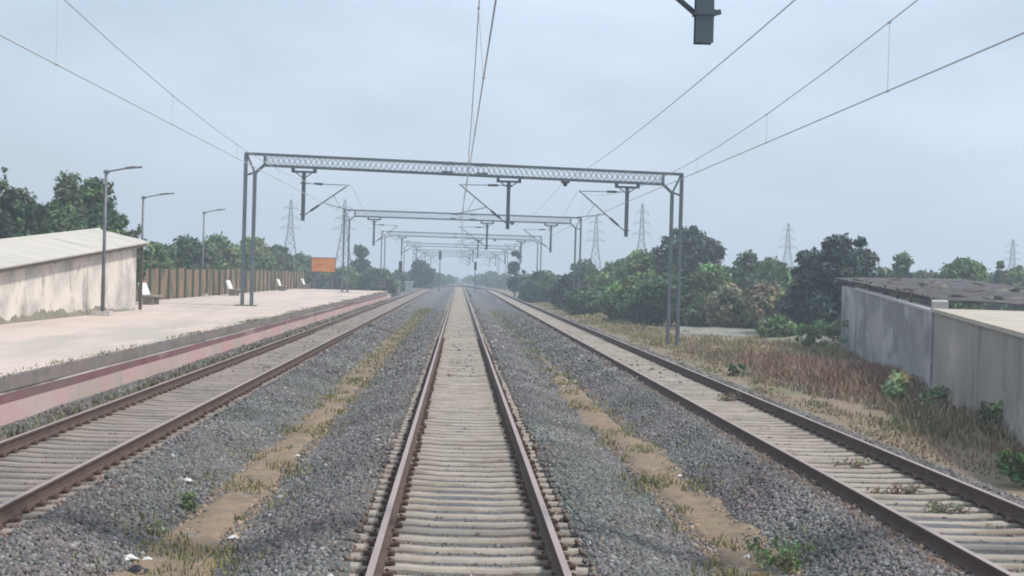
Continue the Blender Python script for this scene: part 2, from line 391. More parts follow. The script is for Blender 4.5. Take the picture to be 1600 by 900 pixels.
# ------------------------------------------------------------------ platform
HP, PX, PE = .765, -7.5, 172
p = MB(); p.box(-17.2, PX-.02, -4, PE, -.7, HP)
p.hexa([(-17.2, PE, -.7), (PX-.02, PE, -.7), (PX-.02, PE+14, -.7), (-17.2, PE+14, -.7), (-17.2, PE, HP), (PX-.02, PE, HP), (PX-.02, PE+14, -.4), (-17.2, PE+14, -.4)])
plat = tag(p.build('platform', 'platform'), kind='structure')
def band(name, x, z0, z1, mname, y1=PE):
    b = MB(); ys = np.linspace(-4, y1, 60); r = np.random.default_rng(int(z1*100)+5)
    vs = [];
    for y in ys:
        w = r.normal(0, .012)
        vs += [(x-.1, y, z0), (x+w*.3, y, z0), (x+w*.3, y, z1), (x-.10, y, z1+.003)]
    fs = [(j*4+i, (j+1)*4+i, (j+1)*4+i+1, j*4+i+1) for j in range(len(ys)-1) for i in range(3)]
    b.add(vs, fs); b.add([vs[-4], vs[-3], vs[-2], vs[-1]], [(0, 1, 2, 3)]); return b.build(name, mname, plat)
band('coping', PX+.06, .545, HP+.004, 'coping'); band('white_stripe', PX+.035, .485, .54, 'white_line')
band('painted_band', PX+.03, .335, .48, 'maroon'); band('platform_wall', PX+.025, -.6, .33, 'pink')

# ------------------------------------------------------------------ overhead portals
def lattice_zig(b, p, q, off, pitch, w, t, up):
    """zig-zag lacing between line p-q and the same line moved by off"""
    p = Vector(p); q = Vector(q); off = Vector(off); n = max(2, int((q-p).length/pitch)); 
    for i in range(n):
        a = p.lerp(q, i/n); c = p.lerp(q, (i+1)/n)
        if i % 2: a = a+off
        else: c = c+off
        b.bar(a, c, w, t, up)
def insulator(b, p, q, r=.075, n=7):
    p = Vector(p); q = Vector(q); pts = []; rs = []
    for i in range(n*2+1):
        pts.append(p.lerp(q, i/(n*2))); rs.append(r if i % 2 else r*.5)
    b.tube(pts, rs, 8)
def portal(label, Y, zl, zr, arms, xl=-11.05, xr=11.0, lean=0, detail=True):
    def zt(x): return zl+(zr-zl)*(x-xl)/(xr-xl)
    t = thing('portal_gantry', label, 'gantry', (0, Y, GZ), 'overhead line portal gantries across the tracks')
    D = .55; hy = .24
    # beam
    b = MB(); lcs = []
    xa, xb = xl+.95, xr-.95
    for sy in (-1, 1):
        y = Y+sy*hy
        b.bar((xl-.04, y, zt(xl)), (xr+.04, y, zt(xr)), .11, .11)
        b.bar((xa, y, zt(xa)-D), (xb, y, zt(xb)-D), .11, .11)
        lc = MB(); lcs.append(lc)
        lattice_zig(lc, (xa, y+sy*.03, zt(xa)-.04), (xb, y+sy*.03, zt(xb)-.04), (0, 0, -D+.08), .27, .02, .06, (0, 1, 0))
        lattice_zig(lc, (xa, y+sy*.052, zt(xa)-D+.04), (xb, y+sy*.052, zt(xb)-D+.04), (0, 0, D-.08), .27, .02, .06, (0, 1, 0))
        for x in (xa, xb): b.bar((x, y, zt(x)-.04), (x, y, zt(x)-D+.04), .08, .08)
    for xx in np.linspace(xl+.3, xr-.3, 24): b.bar((xx, Y-hy, zt(xx)+.03), (xx, Y+hy, zt(xx)+.03), .06, .03)
    for xx in np.linspace(xa, xb, 24): b.bar((xx, Y-hy, zt(xx)-D), (xx, Y+hy, zt(xx)-D), .06, .04)
    # splice plates
    for xx in (xl+(xr-xl)*.46, xl+(xr-xl)*.54):
        b.box(xx-.28, xx+.28, Y-hy-.075, Y-hy-.05, zt(xx)-D-.03, zt(xx)-D+.14); b.box(xx-.28, xx+.28, Y-hy-.075, Y-hy-.05, zt(xx)-.12, zt(xx)+.06)
    bm_ = b.build('beam', 'steel', t); [lc.build('lacing', 'steel_sky_mix', bm_) for lc in lcs]
    # legs
    for s, xo, base in ((1, xl, HP), (-1, xr, GZ)):
        b = MB(); xi = xo+s*.47; zi = zt(xo)-D-.42
        for sy in (-1, 1):
            y = Y+sy*.2
            b.bar((xo, y, base), (xo, y, zt(xo)-.05), .13, .13); b.bar((xi, y, base), (xi, y, zi), .13, .13)
            b.bar((xi, y, zi), (xo+s*.05, y, zt(xo)-.05), .06, .06)
            b.bar((xi, y, zi), (xo+s*.95, y, zt(xo)-D+.02), .09, .09)
            b.bar((xi-s*.05, y, zi+.02), (xo+s*.05, y, zi-.1), .06, .06)
            if xo > 0: b.bar((xo, y, base+2.6), (xi, y, base+2.6), .02, .05)
        for x in (xo, xi): lattice_zig(b, (x, Y-.2, base+.1), (x, Y-.2, zi), (0, .4, 0), .45, .05, .02, (1, 0, 0))
        b.build('leg', 'steel', t)
        f = MB(); f.box(xo-.35 if s > 0 else xi-.25, xi+.25 if s > 0 else xo+.35, Y-.45, Y+.45, base-.1, base+.06)
        f.build('footing', 'plinth', t)
    for (xa_, zbot, tip, wirez) in arms:
        s = 1 if tip > xa_ else -1
        zb = zt(xa_)-D-.045
        b = MB()
        for yy in (-.075, .075): b.box(xa_-.09, xa_+.09, Y+yy-.012, Y+yy+.012, zbot, zb-.16)
        b.box(xa_-.02, xa_+.02, Y-.063, Y+.063, zbot, zb-.16)
        da = b.build('drop_arm', 'steel_dark', t)
        b = MB()
        b.box(xa_-.62, xa_+.62, Y-.1, Y+.1, zb-.24, zb-.14)
        for dx in (-.55, .55): b.box(xa_+dx-.07, xa_+dx+.07, Y-.28, Y+.28, zb-.14, zb+.01)
        for dx in (-1, 1): b.bar((xa_+dx*.4, Y, zb-.24), (xa_+dx*.09, Y, zb-.46), .06, .05)
        b.build('arm_bracket', 'steel_dark', da)
        # cantilever: stay tube on top, bracket tube below, steady arm
        b = MB(); zs = wirez; zlow = zbot+.31
        P0 = Vector((xa_+s*.1, Y, zs+.05)); P1 = Vector((tip, Y, zs+.02)); Q0 = Vector((xa_+s*.1, Y, zlow)); Q1 = Vector((tip+s*.05, Y, zs-.02))
        ia, ib = P0.lerp(P1, .2), P0.lerp(P1, .42); ja, jb = Q0.lerp(Q1, .13), Q0.lerp(Q1, .33)
        b.tube([P0, ia], .025); b.tube([ib, P1], .022); b.tube([Q0, ja], .03); b.tube([jb, Q1+(Q1-Q0)*.04], .034)
        st = Q0.lerp(Q1, .42); zc_ = 5.54 if Y < 20 else 5.42; en = Vector((tip+s*.25, Y, zc_+.3)); b.tube([st, en], .022); b.tube([en, Vector((tip-s*.05, Y, zc_))], .015)
        b.tube([en.lerp(st, .35), Q0.lerp(Q1, .68)], .012)
        for zz, e in ((zlow, Q0), (zs+.05, P0)): b.box(xa_-.11, xa_+.11, Y-.1, Y+.1, zz-.028, zz+.028); b.bar((xa_-s*.1, Y, zz), (xa_-s*.17, Y, zz+.02), .05)
        ca = b.build('cantilever', 'steel_dark', t)
        for (u, v) in ((ia, ib), (ja, jb)):
            i_ = MB(); insulator(i_, u, v); i_.build('insulator', 'insul', ca)
    # suspended feeder insulator
    fx = 5.07 if lean == 0 else 4.6
    b = MB(); b.box(fx-.22, fx+.22, Y-.3, Y-.05, zt(fx)-D-.18, zt(fx)-D-.05); b.tube([(fx, Y-.1, zt(fx)-D-.15), (fx, Y-.1, zt(fx)-D-.34)], [.14, .08], 8)
    b.build('feeder_insulator', 'insul', t)
    return t
W0 = 7.05
portal('nearest gantry, overhead, of which only one hanging arm shows at the top edge', 16.9, 8.45, 8.35, [(-8.1, 5.2, -5.75, W0), (2.26, 5.06, .15, W0), (8.25, 5.1, 6.1, W0)], lean=1)
portal('nearest gantry seen whole, left legs on the platform, beam tilting down right', 84, 8.44, 8.06, [(-8.12, 5.14, -5.98, 6.98), (2.22, 5.02, -.14, 7.18), (8.24, 4.81, 5.93, 7.03)])
PY = [153, 227, 306, 384, 462]
PL = ['gantry framed directly beneath the largest whole gantry', 'third whole gantry down the line, hazy grey', 'fourth whole gantry down the line, fading into the haze',
      'fifth whole gantry down the line, very faint', 'farthest gantry, a faint line above the vanishing point of the tracks']
for i, Y in enumerate(PY):
    s = 1 if i % 2 else -1
    portal(PL[i], Y, 8.32, 8.22, [(-8.1, 5.1, -5.9+s*.15, 7.0), (2.3, 5.05, s*.15, 7.05), (8.2, 4.95, 5.9+s*.15, 7.0)], xl=-10.85, xr=10.95, lean=1)

# ------------------------------------------------------------------ wires
PO = [-50, 16.9, 84, 153, 227, 306, 384, 462]
def ole(k, label):
    x = (SL, 0, SR)[k]
    t = thing('overhead_line', label, 'overhead line', (x, 17.5, 5.4), 'overhead lines above the tracks')
    c = MB(); q = MB(); d = MB()
    stag = [.2*(1 if i % 2 else -1)*(-1 if k == 0 else 1) for i in range(len(PO))]
    if k == 1: stag = [-.1, .14, -.14, .14, -.14, .14, -.14, .14]
    cp = [Vector((x+stag[i], PO[i], 5.52 if i < 2 else 5.4)) for i in range(len(PO))]
    c.tube(cp, .0115, 5); pts = []
    for i in range(len(PO)-1):
        for j in range(12):
            u = j/12; y = PO[i]+(PO[i+1]-PO[i])*u; z = 7.0-1.25*4*u*(1-u)
            pts.append((x+(stag[i]*(1-u)+stag[i+1]*u)*(1 if k != 1 else .1), y, z))
    q.tube(pts, .0095, 5)
    c.build('contact_wire', 'wire', t); q.build('catenary_wire', 'wire', t)
    for i in range(1, 5):
        L = PO[i+1]-PO[i]; n = 7
        for j in range(n):
            u = (7.3+9.35*j)/L
            if u > .97: break
            y = PO[i]+L*u; xx = x+stag[i]*(1-u)+stag[i+1]*u; xq = x+(stag[i]*(1-u)+stag[i+1]*u)*(1 if k != 1 else .1)
            zc = 7.0-1.25*4*u*(1-u)
            dd = MB(); zw = cp[i].z*(1-u)+cp[i+1].z*u; dd.tube([(xx, y, zw), (xq, y, zc)], .006, 4); dd.tube([(xx, y-.05, zw), (xx, y+.05, zw)], .022, 5); dd.tube([(xq, y-.05, zc), (xq, y+.05, zc)], .022, 5)
            dd.build('dropper', 'wire', t)
    return t
ole(0, 'pair of overhead wires with droppers, above the left track'); ole(1, 'pair of overhead wires converging above the centre track'); ole(2, 'pair of overhead wires with droppers, above the right track')
b = MB(); pts = []
fz = [6.1, 6.05, 7.5, 7.4, 7.4, 7.4, 7.4, 7.4]; fx = [3.7, 3.75, 5.0, 4.6, 4.6, 4.6, 4.6, 4.6]
for i in range(len(PO)-1):
    for j in range(10):
        u = j/10; pts.append((fx[i]*(1-u)+fx[i+1]*u, PO[i]+(PO[i+1]-PO[i])*u, fz[i]*(1-u)+fz[i+1]*u-(.25 if i < 2 else .5)*4*u*(1-u)))
b.tube(pts, .010, 5); tag(b.build('feeder_wire', 'wire', org=(3.75, 16.9, 6.05)), 'single feeder wire without droppers, between the centre and right overhead lines', 'wire')

# ------------------------------------------------------------------ lamp posts
LL = ['tallest grey lamp post, in front of the shed wall', 'lamp post just past the end of the shed', 'faintest and farthest lamp post, against the trees over the fence']
for i, (px, py, Y, ax, ay) in enumerate([(166, 266, 61.5, 222, 261), (224, 307, 88, 272, 302), (319, 331, 110, 352, 327)]):
    top = at(px, py, Y); tip = at(ax, ay, Y); base = Vector((top.x, Y, HP))
    t = thing('lamp_post', LL[i], 'lamp post', base, 'platform lamp posts')
    b = MB(); b.tube([base, base+Vector((0, 0, 2.2)), top], [.075, .065, .05], 10); b.build('pole', 'lamp', t, smooth=True)
    b = MB(); mid = top.lerp(tip, .52); b.tube([top-Vector((0, 0, .06)), mid], .03, 8); b.tube([top-Vector((.09, 0, .05)), top-Vector((-.12, 0, .06))], .065, 8); b.build('arm', 'lamp', t)
    b = MB(); b.bar(mid, tip, .16, .06); b.bar(mid+Vector((.05, 0, .035)), mid.lerp(tip, .6)+Vector((0, 0, .035)), .12, .05); b.build('lamp_head', 'lamp', t)
    b = MB(); b.box(base.x-.32, base.x+.32, Y-.32, Y+.32, HP+.002, HP+.16); b.build('plinth', 'plinth_white', t)

# ------------------------------------------------------------------ benches
def bench(loc, label):
    x, y, z = loc; t = thing('bench', label, 'bench', loc, 'platform benches')
    L = .95
    b = MB(); b.hexa([(x-.28, y-L, z+.47), (x-.20, y-L, z+.47), (x-.20, y+L, z+.47), (x-.28, y+L, z+.47), (x-.50, y-L+.05, z+1.05), (x-.43, y-L+.05, z+1.05), (x-.43, y+L-.05, z+1.05), (x-.50, y+L-.05, z+1.05)])
    b.build('backrest', 'bench_white', t)
    b = MB(); b.box(x-.30, x+.34, y-L, y+L, z+.38, z+.46); b.build('seat', 'bench_grey', t)
    for s in (-1, 1):
        b = MB(); yy = y+s*(L-.25)
        b.box(x-.26, x+.26, yy-.07, yy+.07, z, z+.38); b.build('support', 'bench_grey', t)
    return t
BL = ['nearest bench with white backrest, beside the end of the shed', 'second bench from the shed, just left of the gantry legs', 'third bench from the shed, in front of the rusty fence', 'farthest bench, under the orange board']
for (x, y, l) in zip((-15.15, -15.7, -16.0, -15.75), (81.5, 115.5, 150, 177.0), BL):
    bench((x, min(y, 170.5), HP), l)

# ------------------------------------------------------------------ rusty panel fence
FX, FY0, FN, FP = -16.95, 76, 36, 2.9
t = thing('fence', 'rusty brown sheet fence with dark posts along the back of the platform', 'fence', (FX, FY0, HP))
for i in range(FN):
    y = FY0+i*FP; h = 1.78+random.uniform(-.06, .06)
    b = MB(); n = 16; vs = []
    for j in range(n+1):
        yy = y+.08+(FP-.16)*j/n; xx = FX+.03*(1 if j % 2 else -1)
        vs += [(xx, yy, HP+.05), (xx, yy, HP+h)]
    b.add(vs, [(2*j, 2*j+2, 2*j+3, 2*j+1) for j in range(n)])
    o = b.build('panel', 'fence', t); md = o.modifiers.new('thickness', 'SOLIDIFY'); md.thickness = .02
    b = MB(); b.box(FX-.02, FX+.14, y-.09, y+.09, HP-.1, HP+h+.06); b.build('post', 'fencepost', t)

# ------------------------------------------------------------------ orange board
Y = 182; p0 = at(487, 424, Y); p1 = at(524, 404, Y)
t = thing('station_board', 'orange board on two posts at the far end of the platform', 'sign', (p0.x, Y, .2))
b = MB(); b.box(p0.x, p1.x, Y-.04, Y+.04, p0.z, p1.z); b.build('board', 'signboard', t)
b = MB()
for (x0, x1, z0, z1) in ((p0.x-.05, p1.x+.05, p1.z, p1.z+.08), (p0.x-.05, p1.x+.05, p0.z-.08, p0.z), (p0.x-.05, p0.x, p0.z, p1.z), (p1.x, p1.x+.05, p0.z, p1.z)): b.box(x0, x1, Y-.05, Y+.05, z0, z1)
b.build('frame', 'timber', t)
for x in (p0.x+.25, p1.x-.25):
    b = MB(); b.box(x-.07, x+.07, Y+.06, Y+.2, 0, p1.z-.1); b.build('post', 'steel_dark', t)

# ------------------------------------------------------------------ left shed
E1 = at(228, 379, 71.8); E0 = at(0, 413, 51); k_ = (44-51)/(71.8-51); E00 = E0+(E1-E0)*k_; E00.x = E0.x
R1 = at(180, 361, 71.6); R0_ = at(0, 378.5, 56.5); kk = (44-56.5)/(71.6-56.5); R00 = R0_+(R1-R0_)*kk
for v in (E00, E1): v.x = -13.45
for v in (R00, R1): v.x = -15.6
EX, RX, BX = -13.45, -15.6, -17.75
WX = -13.86; Y0s, Y1s = 44.0, 70.9
def ez(y): return E00.z+(E1.z-E00.z)*(y-44)/(E1.y-44)
def rz(y): return R00.z+(R1.z-R00.z)*(y-44)/(R1.y-44)
t = thing('shed', 'long cream plastered shed with a pale corrugated roof, on the platform', 'shed', (WX, Y0s, HP))
b = MB(); X2 = -17.3
def wz(y): return ez(y)-.02
b.hexa([(X2, Y0s, HP), (WX, Y0s, HP), (WX, Y1s, HP), (X2, Y1s, HP), (X2, Y0s, wz(Y0s)), (WX, Y0s, wz(Y0s)), (WX, Y1s, wz(Y1s)), (X2, Y1s, wz(Y1s))])
# gable
b.add([(WX, Y1s, wz(Y1s)), (RX, Y1s, rz(Y1s)-.12), (X2, Y1s, wz(Y1s))], [(0, 1, 2)]); b.add([(WX, Y0s, wz(Y0s)), (RX, Y0s, rz(Y0s)-.12), (X2, Y0s, wz(Y0s))], [(0, 2, 1)])
b.build('wall', 'shedwall', t)
b = MB(); vs = []; n = 260
for j in range(n+1):
    y = Y0s+(Y1s-.3-Y0s)*j/n; hh = (.26 if y < 65 else .12)*(.8+.25*math.sin(y*.7)+.2*math.sin(y*2.3+1)+random.uniform(-.25, .25))
    vs += [(WX+.07, y, HP+.002), (WX+.025, y, HP+hh), (WX-.02, y, HP+hh+.01)]
b.add(vs, [(3*j+s, 3*j+3+s, 3*j+4+s, 3*j+1+s) for j in range(n) for s in range(2)])
b.build('skirting', 'plinth', t)
def corr(name, xa, za, xb, zb, y0, y1, mname, parent, pitch=.18, amp=.03):
    n = int((y1-y0)/pitch*6); b = MB(); vs = []
    for j in range(n+1):
        y = y0+(y1-y0)*j/n; w = amp*math.sin(2*math.pi*(y-y0)/pitch)
        for s in range(5):
            u = s/4; vs.append((xa+(xb-xa)*u, y, za(y)*(1-u)+zb(y)*u+w+(.012 if s % 2 else 0)))
    b.add(vs, [(j*5+s, j*5+s+1, (j+1)*5+s+1, (j+1)*5+s) for j in range(n) for s in range(4)])
    o = b.build(name, mname, parent); o.modifiers.new('thickness', 'SOLIDIFY').thickness = .02; return o
rf = corr('roof', EX, ez, RX, rz, 44, 71.6, 'asbestos', t); corr('roof', BX, lambda y: ez(y), RX-.005, lambda y: rz(y)-.002, 44, 71.6, 'asbestos', t)
b = MB(); b.tube([(RX, 44, rz(44)+.03), (RX, 71.6, rz(71.6)+.03)], .09, 8); b.build('ridge_cap', 'asbestos', rf)
b = MB(); b.bar((EX-.1, 44.1, ez(44.1)-.09), (EX-.1, 71.4, ez(71.4)-.09), .07, .09)
for y in np.arange(45, 70, 2.6): b.bar((EX-.06, y, ez(y)-.12), (WX-.05, y, ez(y)+.03), .08, .1)
b.build('eaves_timber', 'timber', t)
b = MB(); b.bar((-13.72, 71.25, HP), (-13.72, 71.25, ez(71.2)-.1), .13, .13); b.build('corner_post', 'timber', t)

# ------------------------------------------------------------------ right-hand sheds / wall
A = Vector((19.7, 85.5, GZ)); B = Vector((15.0, 52.6, GZ)); C = Vector((12.0, 35.6, GZ)); C2 = C+(C-B).normalized()*9
tA = at(1318, 446, A.y).z; tB = at(1467, 489, B.y).z; tC = at(1600, 524, 37).z; 
nrm = Vector(((B-A).y, -(B-A).x, 0)).normalized()
if nrm.x < 0: nrm = -nrm     # away from the track
t = thing('compound_wall', 'grey stained concrete wall under a rusty tin roof, at the right', 'wall', (B+A)/2)
def wallprism(a, c, za, zc, th, n_): return [a, c, c+n_*th, a+n_*th, Vector((a.x, a.y, za)), Vector((c.x, c.y, zc)), Vector((c.x, c.y, zc))+n_*th, Vector((a.x, a.y, za))+n_*th]
b = MB(); b.hexa(wallprism(A, B, tA, tB, .25, nrm)); b.build('wall', 'greywall', t)
up = Vector((0, 0, .003))
b = MB(); A2 = A.lerp(B, .22); zz = tA+(tB-tA)*.22
pts = [Vector((A2.x, A2.y, zz))-nrm*.04, Vector((B.x, B.y, tB))-nrm*.04]; pts = [pts[0], pts[1], pts[1]+nrm*.36, pts[0]+nrm*.36]
b.hexa([p_+up for p_ in pts]+[p_+Vector((0, 0, .09)) for p_ in pts]); b.build('coping', 'coping_pale', t)
Fe = at(1304, 435, 88); Ne = at(1472, 470, 53)
bk = nrm*5.5
fe2 = at(1500, 437, 96); ne2 = at(1830, 482, 50)
b = MB(); n = 60; vs = []
for j in range(n+1):
    a = Fe.lerp(Ne, j/n); c = fe2.lerp(ne2, j/n)
    for s in range(7):
        vs.append(a.lerp(c, s/6)+Vector((0, 0, .025*(1 if j % 2 else -1)+random.gauss(0, .012))))
b.add(vs, [(j*7+s, j*7+s+1, (j+1)*7+s+1, (j+1)*7+s) for j in range(n) for s in range(6)])
rf = b.build('roof', 'rusttin', t); rf.modifiers.new('thickness', 'SOLIDIFY').thickness = .04
for u in (.38, .55, .68, .8):
    q = A.lerp(B, u); z0 = tA+(tB-tA)*u+.08; w = Fe.lerp(Ne, u); b = MB(); b.bar(q+nrm*.15+Vector((0, 0, z0-q.z)), q+nrm*.15+Vector((0, 0, max(z0+.15, w.z-q.z+.12))), .09, .09); b.build('post', 'timber', t)
b = MB(); b.bar(Fe+nrm*.2-Vector((0, 0, .09)), Ne+nrm*.2-Vector((0, 0, .09)), .09, .1); b.build('purlin', 'timber', rf)
rr = random.Random(5)
for i in range(30):                    # scrap lying on the tin roof
    u = rr.uniform(.1, .97); f = rr.uniform(.04, .9); q = Fe.lerp(Ne, u).lerp(fe2.lerp(ne2, u), f)+Vector((0, 0, .05)); w = rr.uniform(.12, .42); n = 7
    b = MB(); vs = []
    for hh, sc_ in ((0, 1), (rr.uniform(.02, .10), .85)):
        for k in range(n):
            a = 6.283*k/n; d = w*sc_*rr.uniform(.45, 1.15); vs.append(q+Vector((math.cos(a)*d*1.5, math.sin(a)*d, hh*rr.uniform(.4, 1.5))))
    b.add(vs, [tuple(range(n))[::-1], tuple(range(n, 2*n))]+[(k, (k+1) % n, n+(k+1) % n, n+k) for k in range(n)])
    tag(b.build('roof_scrap', rr.choice(['timber', 'rusttin', 'plinth', 'timber']), org=q), 'dark piece of scrap lying on the rusty tin roof', 'scrap', 'scrap lying on the tin roof')
# flat roofed store in front
t = thing('store_shed', 'flat-roofed tan concrete store, nearest building at the right edge', 'shed', (B+C)/2)
n2 = Vector(((C-B).y, -(C-B).x, 0)).normalized(); n2 = -n2 if n2.x < 0 else n2
zC2 = tC-(tB-tC)/ (B-C).length*9
b = MB(); Bq = B+(C-B).normalized()*.42; b.hexa(wallprism(Bq, C2, tB+.03, zC2, 6, n2)); b.build('wall', 'tanwall', t)
b = MB(); pts = [Vector((Bq.x, Bq.y, tB+.034)), Vector((C2.x, C2.y, zC2+.004))]; pts = [pts[0]-n2*.08, pts[1]-n2*.08, pts[1]+n2*6.1, pts[0]+n2*6.1]
b.hexa(pts+[p_+Vector((0, 0, .11)) for p_ in pts]); b.build('roof_slab', 'roofslab', t)
b = MB(); b.hexa(wallprism(B-n2*.06, Bq-n2*.06+(C-B).normalized()*.02, tB+.42, tB+.36, .5, n2)); b.build('pillar', 'greywall', t)

# ------------------------------------------------------------------ vegetation
def leaves(centres, radii, n, size, r, tonevar=.22, squash=.8, up=.35, hue=.08):
    """n leaf faces spread over the clumps; returns V,F,tone"""
    k = len(centres); w = radii**2; idx = r.choice(k, n, p=w/w.sum())
    d = r.normal(size=(n, 3)); d /= np.linalg.norm(d, axis=1)[:, None]
    rad = radii[idx]*np.clip(r.normal(.85, .2, n), .15, 1.35)
    P = centres[idx]+d*rad[:, None]*np.array([1, 1, squash])
    nrm_ = d*.7+r.normal(0, .6, (n, 3))+np.array([0, 0, up]); nrm_ /= np.linalg.norm(nrm_, axis=1)[:, None]
    a = np.cross(nrm_, r.normal(size=(n, 3))); a /= np.linalg.norm(a, axis=1)[:, None]; c = np.cross(nrm_, a)
    s = size*r.uniform(.6, 1.4, n)[:, None]
    V = np.stack([P-a*s, P+c*s*.45+nrm_*s*.12, P+a*s, P-c*s*.45+nrm_*s*.12], 1).reshape(-1, 3)
    clump = r.lognormal(0, tonevar, k)[idx]; t = (clump*r.lognormal(0, .18, n))[:, None]*(1+r.normal(0, hue, (n, 3))*np.array([1.4, .5, 1]))
    ct = 1+r.normal(0, .10, (k, 3)); t = t*ct[idx]
    return V, (np.arange(n*4).reshape(-1, 4)), np.repeat(np.clip(t, .25, 2.6), 4, 0)
def plant(name, label, cat, px, ytop, Y, wpx, m_, zb=GZ, group=None, shape='round', crown0=.25, n=None, leaf=None, seed=0, x=None, dens=1.0, depth=None):
    r = np.random.default_rng(seed+int(px+400)*7+int(Y))
    top = at(px, ytop, Y); X = top.x if x is None else x
    h = top.z-zb; hw = wpx*Y/FPX/2*(1.22 if shape == 'bush' else 1.1)
    base = Vector((X, Y, zb)); t = thing(name, label, cat, base, group)
    leaf = leaf or min(.34, max(.13, .0016*Y+.02)); z0 = zb+h*crown0; ch = h-h*crown0; dy = depth or hw
    k = {'round': 34, 'bush': 38, 'ragged': 34, 'tall': 18, 'feather': 16}[shape]
    C_ = []; Rr = []; seed_a = r.uniform(0, 6)
    cr = min(hw, ch)*{'round': .36, 'bush': .36, 'ragged': .27, 'tall': .42, 'feather': .26}[shape]
    for i in range(k):
        th = r.uniform(0, 2*np.pi); u = r.random()
        if shape == 'bush':
            rad = math.sqrt(r.random()); zz = u**.8*math.sqrt(max(0, 1-rad**2*.75))
        elif shape == 'tall':
            rad = r.random()**.6*(1-.45*u); zz = u
        else:
            zz = u*(1 if shape != 'ragged' else .88+.12*math.sin(th*3+seed_a)); rad = (1 if shape != 'ragged' else r.uniform(.8, 1.12))*math.sqrt(max(.06, 1-(2*abs(zz-.42))**2*.75))*r.random()**.35
        rc = cr*r.uniform(.65, 1.25)
        C_.append((X+math.cos(th)*rad*max(.05, hw-rc*.8), Y+math.sin(th)*rad*max(.05, dy-rc*.8), z0+rc*.6+zz*max(.1, ch-rc*1.35)))
        Rr.append(rc)
    C_.append((X, Y, zb+h-cr*.75)); Rr.append(cr)
    for i in range(k//2):            # sprigs that break the outline
        th = r.uniform(0, 2*np.pi); el = r.uniform(.05, 1.45); e = r.uniform(.88, 1.08)
        C_.append((X+math.cos(th)*math.cos(el)*hw*e, Y+math.sin(th)*math.cos(el)*dy*e, z0+ch*(.35+.6*math.sin(el)*e))); Rr.append(cr*r.uniform(.22, .42))
    C_ = np.array(C_); Rr = np.array(Rr)
    area = 4*math.pi*(Rr**2).sum()
    n = n or int(min(16000, max(900, dens*area/(leaf*leaf)*1.0)))
    V, F, T = leaves(C_, Rr, n, leaf, r)
    npmesh('crown', V, F, m_, T, parent=t)
    b = MB(); tr = max(.04, h*.022); mid = Vector((X+r.normal(0, .04*h), Y, zb+h*max(.15, crown0)+.02*h)); tip = Vector((X, Y, zb+h*.8))
    b.tube([base-Vector((0, 0, .1)), mid, tip], [tr, tr*.75, tr*.25], 7)
    for i in range(min(8, k)):
        j = r.integers(0, k); b.tube([mid.lerp(tip, r.uniform(0, .6)), Vector(C_[j])], [tr*.42, tr*.12], 5)
    b.build('trunk', 'bark', t); return t

TG = 'trees and bushes right of the tracks'
P_ = plant
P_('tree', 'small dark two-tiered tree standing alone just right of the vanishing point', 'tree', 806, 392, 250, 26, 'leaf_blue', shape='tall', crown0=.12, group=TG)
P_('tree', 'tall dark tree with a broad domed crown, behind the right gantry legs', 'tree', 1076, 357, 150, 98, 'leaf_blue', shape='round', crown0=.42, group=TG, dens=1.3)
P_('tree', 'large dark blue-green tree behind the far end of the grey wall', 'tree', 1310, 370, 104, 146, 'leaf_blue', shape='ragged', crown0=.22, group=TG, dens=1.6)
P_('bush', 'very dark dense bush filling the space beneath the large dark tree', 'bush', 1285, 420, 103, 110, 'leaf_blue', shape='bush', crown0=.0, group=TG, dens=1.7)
P_('tree', 'rounded dark treetop just right of the ragged tree, above the tin roof', 'tree', 1412, 395, 150, 46, 'leaf_dark', shape='bush', crown0=0, group=TG)
P_('tree', 'bright green feathery tree above the tin roof', 'tree', 1506, 404, 140, 86, 'leaf_light', shape='round', crown0=.05, group=TG)
P_('tree', 'slim dark treetop right of the bright feathery tree', 'tree', 1563, 409, 170, 18, 'leaf_dark', shape='tall', crown0=.3, group=TG)
P_('tree', 'pale low tree at the right edge above the tin roof', 'tree', 1592, 416, 170, 50, 'leaf_mid', shape='bush', crown0=0, group=TG)
P_('bush', 'low dark bushes between the feathery tree and the domed treetop', 'bush', 1456, 424, 160, 60, 'leaf_dark', shape='bush', crown0=0, group=TG)
P_('tree', 'two-lobed green tree between the domed tree and the large dark tree', 'tree', 1170, 394, 150, 62, 'leaf_dark', shape='round', crown0=.15, group=TG)
P_('bush', 'mid-green bush to the right of the two-lobed green tree', 'bush', 1210, 408, 140, 60, 'leaf_mid', shape='bush', crown0=0, group=TG)
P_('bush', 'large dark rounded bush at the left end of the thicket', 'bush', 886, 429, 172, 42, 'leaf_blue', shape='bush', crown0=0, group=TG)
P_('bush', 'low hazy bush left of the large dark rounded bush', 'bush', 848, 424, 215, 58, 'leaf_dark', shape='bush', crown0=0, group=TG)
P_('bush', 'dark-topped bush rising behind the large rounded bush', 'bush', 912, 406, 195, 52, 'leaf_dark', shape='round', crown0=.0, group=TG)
P_('bush', 'broad yellow-green bush in the middle of the thicket', 'bush', 1005, 395, 150, 96, 'leaf_mid', shape='round', crown0=.0, group=TG)
P_('bush', 'mid-green bush between the dark-topped and the yellow-green bush', 'bush', 955, 411, 165, 70, 'leaf_mid', shape='bush', crown0=.0, group=TG)
P_('bush', 'light green bush at the front of the thicket, left of the gantry legs', 'bush', 985, 432, 128, 84, 'leaf_mid', shape='bush', crown0=.0, group=TG)
P_('bush', 'green bush directly behind the right gantry legs', 'bush', 1050, 418, 122, 90, 'leaf_dark', shape='bush', crown0=.0, group=TG)
P_('bush', 'sunlit green bush right of the gantry legs, below the domed tree', 'bush', 1112, 412, 120, 80, 'leaf_mid', shape='bush', crown0=.0, group=TG)
